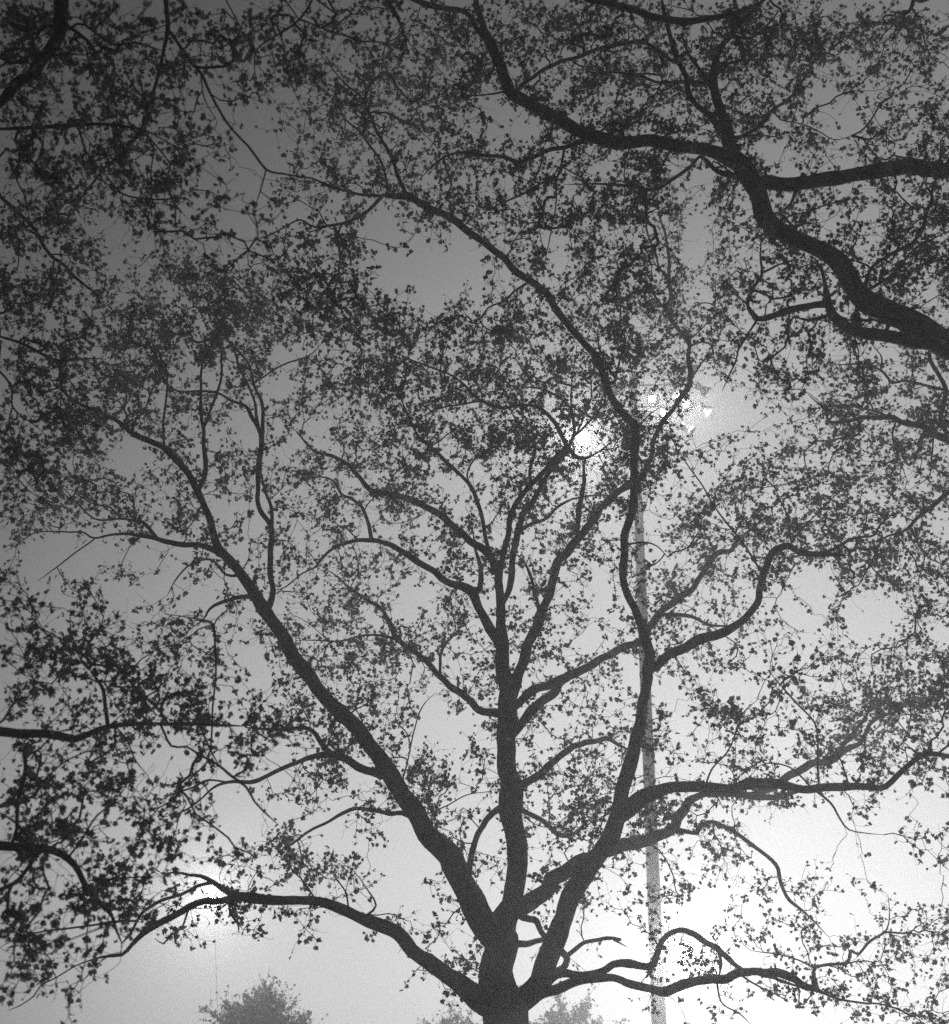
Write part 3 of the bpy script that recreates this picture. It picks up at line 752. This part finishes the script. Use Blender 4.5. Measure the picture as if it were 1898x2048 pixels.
    for r in range(20):
        for c in range(19):
            x0, y0 = c * 100 * OS, r * 100 * OS
            if not any(WHO[min(19, max(0, r + a))][min(18, max(0, c + b))] == key for a in (-1, 0, 1) for b in (-1, 0, 1)):
                continue
            ctr = np.array([x0 + 51, y0 + 51])
            j = np.argsort(((NX - ctr) ** 2).sum(1))[:40]
            dep = np.median(cam_depth(NP[j]))
            area = (cfg.get('leaf', LEAF) / .055) ** 1.8 * AREA * (17.0 / dep) ** 2 * 270
            for _ in range(rng.poisson(LMAX * 10000 * OS * OS / area)):
                x = x0 + rng.uniform(0, 100 * OS); y = y0 + rng.uniform(0, 100 * OS)
                if rng.random() * LMAX > -math.log(1 - min(0.93, density(x / OS, y / OS) * COVER)):
                    continue
                cx = int(min(18, max(0, (x / OS + rng.normal(0, 38)) // 100))); cy = int(min(19, max(0, (y / OS + rng.normal(0, 38)) // 100)))
                if WHO[cy][cx] != key:
                    continue
                if any(((x / OS - gx) / ga) ** 2 + ((y / OS - gy) / gb) ** 2 < rng.uniform(.55, 1.25) for gx, gy, ga, gb in GAPS):
                    continue
                dd = ((NX - (x, y)) ** 2).sum(1)
                near = np.argsort(dd)[:60]
                q = near[rng.integers(0, len(near))]
                Y = NP[q, 1] + rng.normal(0, 0.55)
                att.append(at(x, y, max(5.0, Y)))
    # beyond the frame, so that the crown goes on
    att = np.array(att)
    # leafy knots: pull some of the tips together
    kk = rng.integers(0, len(att), len(att))
    ctrs = att[rng.integers(0, len(att), max(4, len(att) // 9))]
    for i in range(len(att)):
        if rng.random() < 0.55:
            j = np.argmin(((ctrs - att[i]) ** 2).sum(1))
            att[i] = att[i] + (ctrs[j] - att[i]) * rng.uniform(0.15, 0.6)
    mb = MB()
    # thin out limb nodes used as starting points
    sel = np.where(thin | (rng.random(len(NP)) < 0.06))[0]
    nl = grow(NP[sel], ND[sel], att, rng, mb, cfg.get('leaf', LEAF), cfg['per'], spur=cfg.get('leaf', LEAF) * 2.3)
    mb.build('crown', [M_TWIG, M_LEAF], top, base)
    print('TREE', key, 'tips', len(att), 'leaves', nl)
    return top

COVER = 0.72
AREA = 1.0
for key in ('A', 'B', 'E', 'C', 'L', 'F'):
    build_tree(key)

# ------------------------------------------------------------------ small round trees far off along the lower edge
def far_tree(px, py, Y, rad_px, label, seed, n_tips=520):
    rng = np.random.default_rng(seed)
    topc = at(px * OS, py * OS, Y)
    rr = rad_px * OS * cam_depth(topc) / FPX
    H = topc[2]
    base = np.array([topc[0], Y, 0.0])
    t = empty('round_tree', base, label, 'tree', 'round trees far off')
    tb = MB()
    zs = np.linspace(0, H * 0.5, 8)
    tP = np.stack([base[0] + 0 * zs, base[1] + 0 * zs, zs], 1)
    tube(tb, tP, 0.22 * (1 - 0.4 * zs / zs[-1]), 10, 0, 0.04, rng)
    tb.build('trunk', M_BARK2, t, base)
    nP, nD = [], []
    lm = MB()
    for i in range(26):
        a = i * 2.4; sp = 0.15 + 0.85 * rng.random()
        e = np.array([base[0] + math.cos(a) * rr * sp, base[1] + math.sin(a) * rr * sp, H * (0.55 + 0.38 * math.sqrt(max(0, 1 - (sp * .9) ** 2)))])
        s0 = tP[rng.integers(4, 8)]
        mid = s0 * .45 + e * .55 + np.array([0, 0, -H * .06])
        P, R = smooth_path([s0, mid, e], [0.10, 0.05, 0.02], 0.3)
        tube(lm, P, R, 6)
        nP.append(P); g = np.gradient(P, axis=0); nD.append(g / np.linalg.norm(g, axis=1, keepdims=True))
    lm.build('limb', M_BARK2, t, base)
    att = []
    while len(att) < n_tips:
        q = rng.uniform(-1, 1, 3)
        n = np.linalg.norm(q)
        if n > 1 or n < 0.25 or q[2] < -0.55:
            continue
        lob = 0.84 + 0.16 * math.sin(5 * math.atan2(q[1], q[0]) + seed) * math.cos(3 * q[2])
        if rng.random() < 0.15:
            lob *= 1.12
        att.append([base[0] + q[0] * rr * lob, base[1] + q[1] * rr * lob, H * 0.60 + q[2] * H * 0.40 * lob])
    for _ in range(n_tips // 9):          # shoots standing out of the crown
        q = rng.normal(0, 1, 3); q[2] = abs(q[2]) * .9 + .1; q /= np.linalg.norm(q)
        sp_ = q + rng.normal(0, .15, 3)
        for f in np.linspace(.8, rng.uniform(1.05, 1.32), 5):
            att.append([base[0] + sp_[0] * rr * f, base[1] + sp_[1] * rr * f, H * 0.60 + sp_[2] * H * 0.36 * f])
    mb = MB()
    grow(np.vstack(nP), np.vstack(nD), np.array(att), rng, mb, 0.085, 12, tipr=0.008, spur=0.22)
    mb.build('crown', [M_TWIG, M_LEAF], t, base)
far_tree(505, 1934, 50, 82, 'small round tree far off at the lower left, its crown rising alone into open sky', 3)
far_tree(1105, 1952, 66, 105, 'hazy small tree just right of the big trunk base', 8, 240)
far_tree(885, 1958, 70, 55, 'faint small tree peeping out left of the big trunk base', 5, 150)

# ------------------------------------------------------------------ floodlight masts
def lathe(mb, prof, M, n=16, mi=0):
    """revolve (radius, height) pairs round local z, placed by matrix M"""
    a = np.arange(n) * 2 * math.pi / n
    V = np.array([[r * math.cos(t), r * math.sin(t), z] for r, z in prof for t in a])
    V = V @ np.array(M.to_3x3()).T + np.array(M.translation)
    k = len(prof)
    i = np.arange(k - 1)[:, None] * n; j = np.arange(n)[None, :]; j2 = (j + 1) % n
    mb.add(V, np.stack([i + j, i + j2, i + n + j2, i + n + j], -1).reshape(-1, 4), mi)

def floodlight(parent, P, aim, org, lit=0.0, size=1.0, label=None):
    """cast housing, yoke and flared hood; the lens is a sub-part, a lit one also carries its lamp"""
    P = Vector([float(q) for q in P]); aim = Vector(aim).normalized()
    M = Matrix.Translation(P) @ aim.to_track_quat('Z', 'X').to_matrix().to_4x4() @ Matrix.Scale(size, 4)
    mb = MB()
    lathe(mb, [(0.001, -.34), (.13, -.34), (.15, -.32), (.15, -.10), (.12, -.07), (.14, -.02), (.30, .28), (.315, .28), (.315, .30), (.285, .30), (.27, .27), (.12, .0), (.001, -.01)], M, 20)
    for s in (-1, 1):       # yoke arms
        q = np.array([M @ Vector((s * .17, 0, -.2)), M @ Vector((s * .20, .0, -.42)), M @ Vector((s * .06, 0, -.50))])
        tube(mb, q, [.02 * size] * 3, 6)
    tube(mb, np.array([M @ Vector((-.08, 0, -.50)), M @ Vector((.08, 0, -.50))]), [.035 * size] * 2, 8)
    o = mb.build('floodlight', [M_CASE], parent, org)
    if label:
        o['label'] = label
    lb = MB()
    lathe(lb, [(.001, .10), (.10, .09), (.19, .06), (.20, .05)], M, 20)
    ln = lb.build('lens', [M_LENS if lit else M_SHINE], o, org)
    if lit:
        ld = bpy.data.lights.new('floodlight_lamp', 'SPOT')
        ld.spot_size = math.radians(150); ld.spot_blend = 0.6
        ld.energy = lit; ld.shadow_soft_size = 0.16 * size; ld.color = (1, 1, 1)
        lo = bpy.data.objects.new('floodlight_lamp', ld)
        col.objects.link(lo)
        lo.parent = o
        lo.location = (M @ Vector((0, 0, .34))) - Vector([float(q) for q in org])
        lo.rotation_euler = (-aim).to_track_quat('Z', 'Y').to_euler()
    return o

def world_dir(px, py):
    """towards the camera from a point seen there, as a unit vector"""
    d = -ray(px, py)
    return Vector(d / np.linalg.norm(d))

def mast(label, base_px, top_px, Y, r0, r1, name='floodlight_mast'):
    b = at(*base_px, Y); t = at(*top_px, Y)
    # a straight column from the ground through both points
    u = (t - b); z0 = -b[2] / u[2]
    g = b + u * z0
    org = np.array([g[0], g[1], 0.0])
    e = empty(name, org, label, 'floodlight mast')
    mb = MB()
    k = 12
    P = np.array([g + (t - g) * i / (k - 1) for i in range(k)])
    tube(mb, P, np.linspace(r0, r1, k), 18)
    q = np.array([g, g + (t - g) / np.linalg.norm(t - g) * 0.05])
    tube(mb, q, [r0 * 1.9] * 2, 18)
    for f in (.0, .34, .68):          # flanges where the sections are joined
        c = g + (t - g) * f; w = (t - g) / np.linalg.norm(t - g)
        rr_ = r0 + (r1 - r0) * f
        tube(mb, np.array([c - w * .09, c - w * .08, c + w * .08, c + w * .09]), [rr_ * .9, rr_ * 1.12, rr_ * 1.12, rr_ * .9], 18)
    mb.build('pole', M_POLE, e, org)
    return e, org, g, t

Y1 = 44.0
m1, org1, g1_, t1_ = mast('tall pale steel floodlight mast standing behind the right fork of the middle tree', (1318, 2048), (1266, 745), Y1, .275, .16)
cm = MB()
for (xa, ya, xb, yb) in ((1215, 772, 1400, 768), (1180, 815, 1408, 812), (1160, 862, 1372, 850)):
    tube(cm, np.array([at(xa, ya, Y1 - .35), at(xb, yb, Y1 - .35)]), [.05, .05], 8)
for (xa, ya, xb, yb) in ((1215, 765, 1200, 868), (1330, 765, 1338, 856)):
    tube(cm, np.array([at(xa, ya, Y1 - .3), at(xb, yb, Y1 - .3)]), [.04, .04], 8)
cm.build('crossarm', M_POLE, m1, org1)
def aim_scr(px, py, right, up, toward):
    """aim built from screen right, screen up and towards the camera"""
    v = R3 @ np.array([right, up, toward])
    return Vector(v)
HEADS = [ # x, y, right, up, toward, watts
 (1404, 778, 1.0, -.75, .15, 0), (1411, 818, 1.0, -.70, .15, 0), (1373, 858, .9, -.6, .35, 0),
 (1303, 797, .2, -.5, 1.0, 420), (1352, 791, .5, -.6, .9, 260), (1371, 807, .6, -.6, .8, 450), (1328, 826, .1, -.6, 1.0, 300),
 (1380, 735, .9, -.5, -.2, 0), (1240, 772, -.6, -.6, .6, 0), (1222, 815, -.8, -.6, .3, 0), (1200, 862, -.3, -.6, -.9, 0),
 (1165, 876, -.1, -.25, 1.0, 2400),
 (1352, 1893, .1, -.1, 1.0, 4200),
]
for (x, y, a, b, c, w) in HEADS:
    big = 1.6 if w >= 1500 else 1.0
    p = at(x, y, Y1 - .7)
    floodlight(m1, p, aim_scr(x, y, a, b, c), org1, w, big, 'glaring lit floodlight' if w >= 1500 else None)
for q in ([at(1312, 1893, Y1), at(1350, 1893, Y1 - .35)], [at(1180, 862, Y1 - .35), at(1165, 880, Y1 - .5)]):
    bk = MB()
    tube(bk, np.array(q), [.04, .04], 8)
    bk.build('bracket', M_POLE, m1, org1)

Y2 = 58.0
m2, org2, g2_, t2_ = mast('slender far lamp post at the lower left whose lamp glares between two low branches', (436, 2040), (427, 1792), Y2, .011, .009, name='lamp_post')
m2['category'] = 'lamp post'
floodlight(m2, at(424, 1786, Y2 - .3), aim_scr(0, 0, 0, -.1, 1.0), org2, 3500, 1.1, 'glaring lit lamp')

# ------------------------------------------------------------------ ground and air
gm = MB()
k = 41
gx = np.sign(np.linspace(-1, 1, k)) * np.abs(np.linspace(-1, 1, k)) ** 2.2 * 1500
GX, GY = np.meshgrid(gx, gx)
GZ = 0.06 * np.sin(GX * .11) * np.cos(GY * .13) * (np.hypot(GX, GY) < 300) - 0.08
V = np.stack([GX, GY, GZ], -1).reshape(-1, 3)
i = np.arange(k - 1)[:, None] * k; j = np.arange(k - 1)[None, :]
gm.add(V, np.stack([i + j, i + j + 1, i + k + j + 1, i + k + j], -1).reshape(-1, 4))
go = gm.build('ground', M_GRASS)
go['kind'] = 'structure'

hx = MB()
x0, x1, y0, y1, z0, z1 = -60, 60, -20, 95, -1.3, 45
hv = np.array([(x, y, z) for z in (z0, z1) for y in (y0, y1) for x in (x0, x1)], float)
hx.add(hv, np.array([[0, 2, 3, 1], [4, 5, 7, 6], [0, 1, 5, 4], [2, 6, 7, 3], [0, 4, 6, 2], [1, 3, 7, 5]]), 0, False)
hm = bpy.data.materials.new('evening_haze')
hm.use_nodes = True
ht = hm.node_tree
for n in list(ht.nodes):
    if n.bl_idname != 'ShaderNodeOutputMaterial':
        ht.nodes.remove(n)
pv = N(ht, 'ShaderNodeVolumePrincipled')
pv.inputs['Color'].default_value = (.95, .95, .95, 1)
pv.inputs['Density'].default_value = 0.0092
pv.inputs['Anisotropy'].default_value = 0.65
ht.links.new(pv.outputs[0], ht.nodes['Material Output'].inputs['Volume'])
ho = hx.build('haze', hm)
ho['kind'] = 'stuff'
